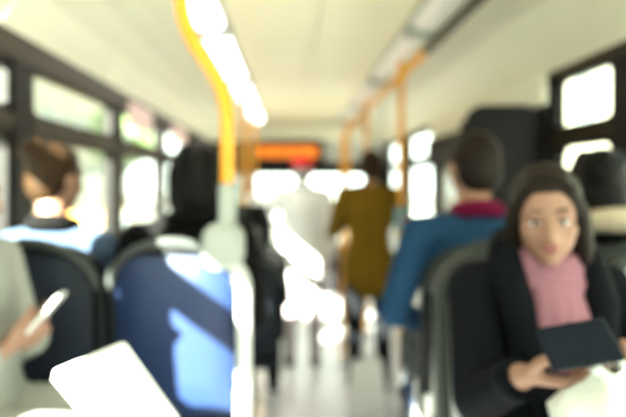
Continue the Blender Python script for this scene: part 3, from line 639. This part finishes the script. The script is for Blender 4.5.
# red capped passenger
Pr = pose('stand', elL=(-0.33, 0.05, 1.22), wrL=(-0.42, 0.02, 1.44), hdL=(-0.55, 0.15, 0.8), hnL=(0.2, 1.0, 0.1), wrR=(0.25, 0.12, 0.92))
rt, rR = person('passenger in a red cap and bulky white jacket standing in the aisle', (0.10, 4.55, ZLOW), 0, Pr, 'whitec', 'trg', 'hairg', bulk=1.18, hairstyle='hat', coat=0.25, collar='whitec', curlL=(0.9, 0.9, 0.6), s=0.98)
H = Pr['head']; bm = bmesh.new(); n = 24; RRg = []
for z, k in ((0.032, 1.0), (0.05, 1.02), (0.075, 0.97), (0.10, 0.82), (0.118, 0.55), (0.126, 0.2)): RRg.append([bm.verts.new(H+Vector((0.090*k*math.cos(2*PI*j/n), -0.012+0.108*k*math.sin(2*PI*j/n), z))) for j in range(n)])
for a, b in zip(RRg, RRg[1:]):
    for j in range(n): bm.faces.new((a[j], a[(j+1) % n], b[(j+1) % n], b[j]))
bm.faces.new(RRg[-1]); bm.faces.new(RRg[0][::-1]); cp = obj('cap', bm, 'red', rt, True)
bm = bmesh.new(); slab(bm, [(0.075*math.cos(a), 0.075*math.sin(a)) for a in [PI*k/12 for k in range(13)]], 0.0, 0.008, lambda x, y, z: (H.x+x, H.y+0.075+z, H.z+0.034+y-z*0.2), 0.002); obj('brim', bm, 'red', cp)
# man in olive
Po = pose('stand', head=(0.02, 0.03, 1.60), elL=(-0.25, 0.06, 1.13), wrL=(-0.14, 0.26, 1.18), hdL=(-0.1, 1, 0.2), hnL=(1, 0, 0), elR=(0.25, -0.02, 1.12), wrR=(0.25, 0.06, 0.87))
person('man in an olive brown jacket and black trousers standing with his back turned', (0.565, 4.0, ZLOW), 0.05, Po, 'olive', 'trk', 'hairb', yaw=-0.2, skin='skin2', bulk=1.02, coat=0.22, hairstyle='short')
# white shopping bag standing by his feet
t = thing('shopping_bag', 'white paper shopping bag standing on the floor by the man in olive', 'bag', (0.50, 3.62, ZLOW), 0.2)
bm = bmesh.new()
RRb = []
for z, a, b in ((0, 0.10, 0.055), (0.02, 0.105, 0.06), (0.20, 0.10, 0.05), (0.34, 0.09, 0.03)): RRb.append([bm.verts.new(p) for p in ((-a, -b, z), (a, -b, z), (a+0.004, 0, z), (a, b, z), (-a, b, z), (-a-0.004, 0, z))])
for a, b in zip(RRb, RRb[1:]):
    for k in range(6): bm.faces.new((a[k], a[(k+1) % 6], b[(k+1) % 6], b[k]))
bm.faces.new(RRb[0][::-1]); obj('bag_body', bm, 'paper', t)
for q in (-1, 1): obj('bag_handle', tb(arc_path([(-0.04, q*0.03, 0.33), (-0.03, q*0.02, 0.43), (0.03, q*0.02, 0.43), (0.04, q*0.03, 0.33)], 0.03), 0.004, 8), 'paper', t, True)
# passenger in pale grey sitting sideways
Pg = pose('sit', head=(0, -0.085, 1.20), neck=(0, -0.10, 1.05), shR=(0.19, -0.09, 1.0), shL=(-0.19, -0.09, 1.0), elR=(0.25, -0.05, 0.76), elL=(-0.20, -0.02, 0.76), wrR=(0.10, 0.065, 0.81), wrL=(-0.05, 0.08, 0.81),
          hdR=(-0.8, 0.5, 0.2), hnR=(-0.4, -0.3, 0.8), hdL=(0.8, 0.5, 0.2), hnL=(0.4, -0.3, 0.8))
person('passenger in a bulky pale grey coat sitting sideways at the window', (-0.775, 1.46, 0), -PI/2, Pg, 'greyc', 'trj', 'hairb', yaw=0.1, pitch=0.15, voxel=0.007, bulk=1.15, coat=0.6, hairstyle='bob', collar='greyc')
t = thing('phone', 'pale phone held in the hands of the grey coated passenger', 'phone', (-0.630, 1.43, 0.885), -PI/2)
bm = bmesh.new(); slab(bm, rrect(0.075, 0.15, 0.012), -0.005, 0.005, lambda x, y, z: (x, y, z-0.075), 0.002); c = obj('casing', bm, 'lgrey', t); c.rotation_euler = (-0.7, 0, 0.1)
bm = bmesh.new(); slab(bm, rrect(0.067, 0.138, 0.008), -0.0065, -0.005, lambda x, y, z: (x, y, z-0.069), 0.0005); c = obj('screen', bm, 'darkglass', t); c.rotation_euler = (-0.7, 0, 0.1)
# white document folder propped on the knees
TL = Vector((-0.483, 1.13, 0.838)); TRc = Vector((-0.335, 1.13, 0.900)); ux = (TRc-TL).normalized()
dn = Vector((0.13, 0.20, -0.34)); dn = (dn-ux*dn.dot(ux)).normalized(); nn = ux.cross(dn); wd = (TRc-TL).length
t = thing('document_folder', 'white rounded document folder propped up in bright sun beside the pale grey coat', 'folder', TL.lerp(TRc, 0.5)+dn*0.36, 0)
base = Vector(t.location)
def ff(x, y, z): return tuple((TL.lerp(TRc, 0.5)+dn*0.36-base) + ux*x - dn*z + nn*y)
bm = bmesh.new(); slab(bm, rrect(wd, 0.36, 0.012), -0.009, -0.004, ff, 0.001); obj('cover', bm, 'paper', t)
bm = bmesh.new(); slab(bm, rrect(wd, 0.36, 0.012), 0.004, 0.009, ff, 0.001); obj('cover', bm, 'paper', t)
bm = bmesh.new(); slab(bm, [(p[0]*0.97, 0.004+p[1]*0.97) for p in rrect(wd, 0.36, 0.012)], -0.0045, 0.0045, ff, 0.001); obj('sheets', bm, 'paper', t)
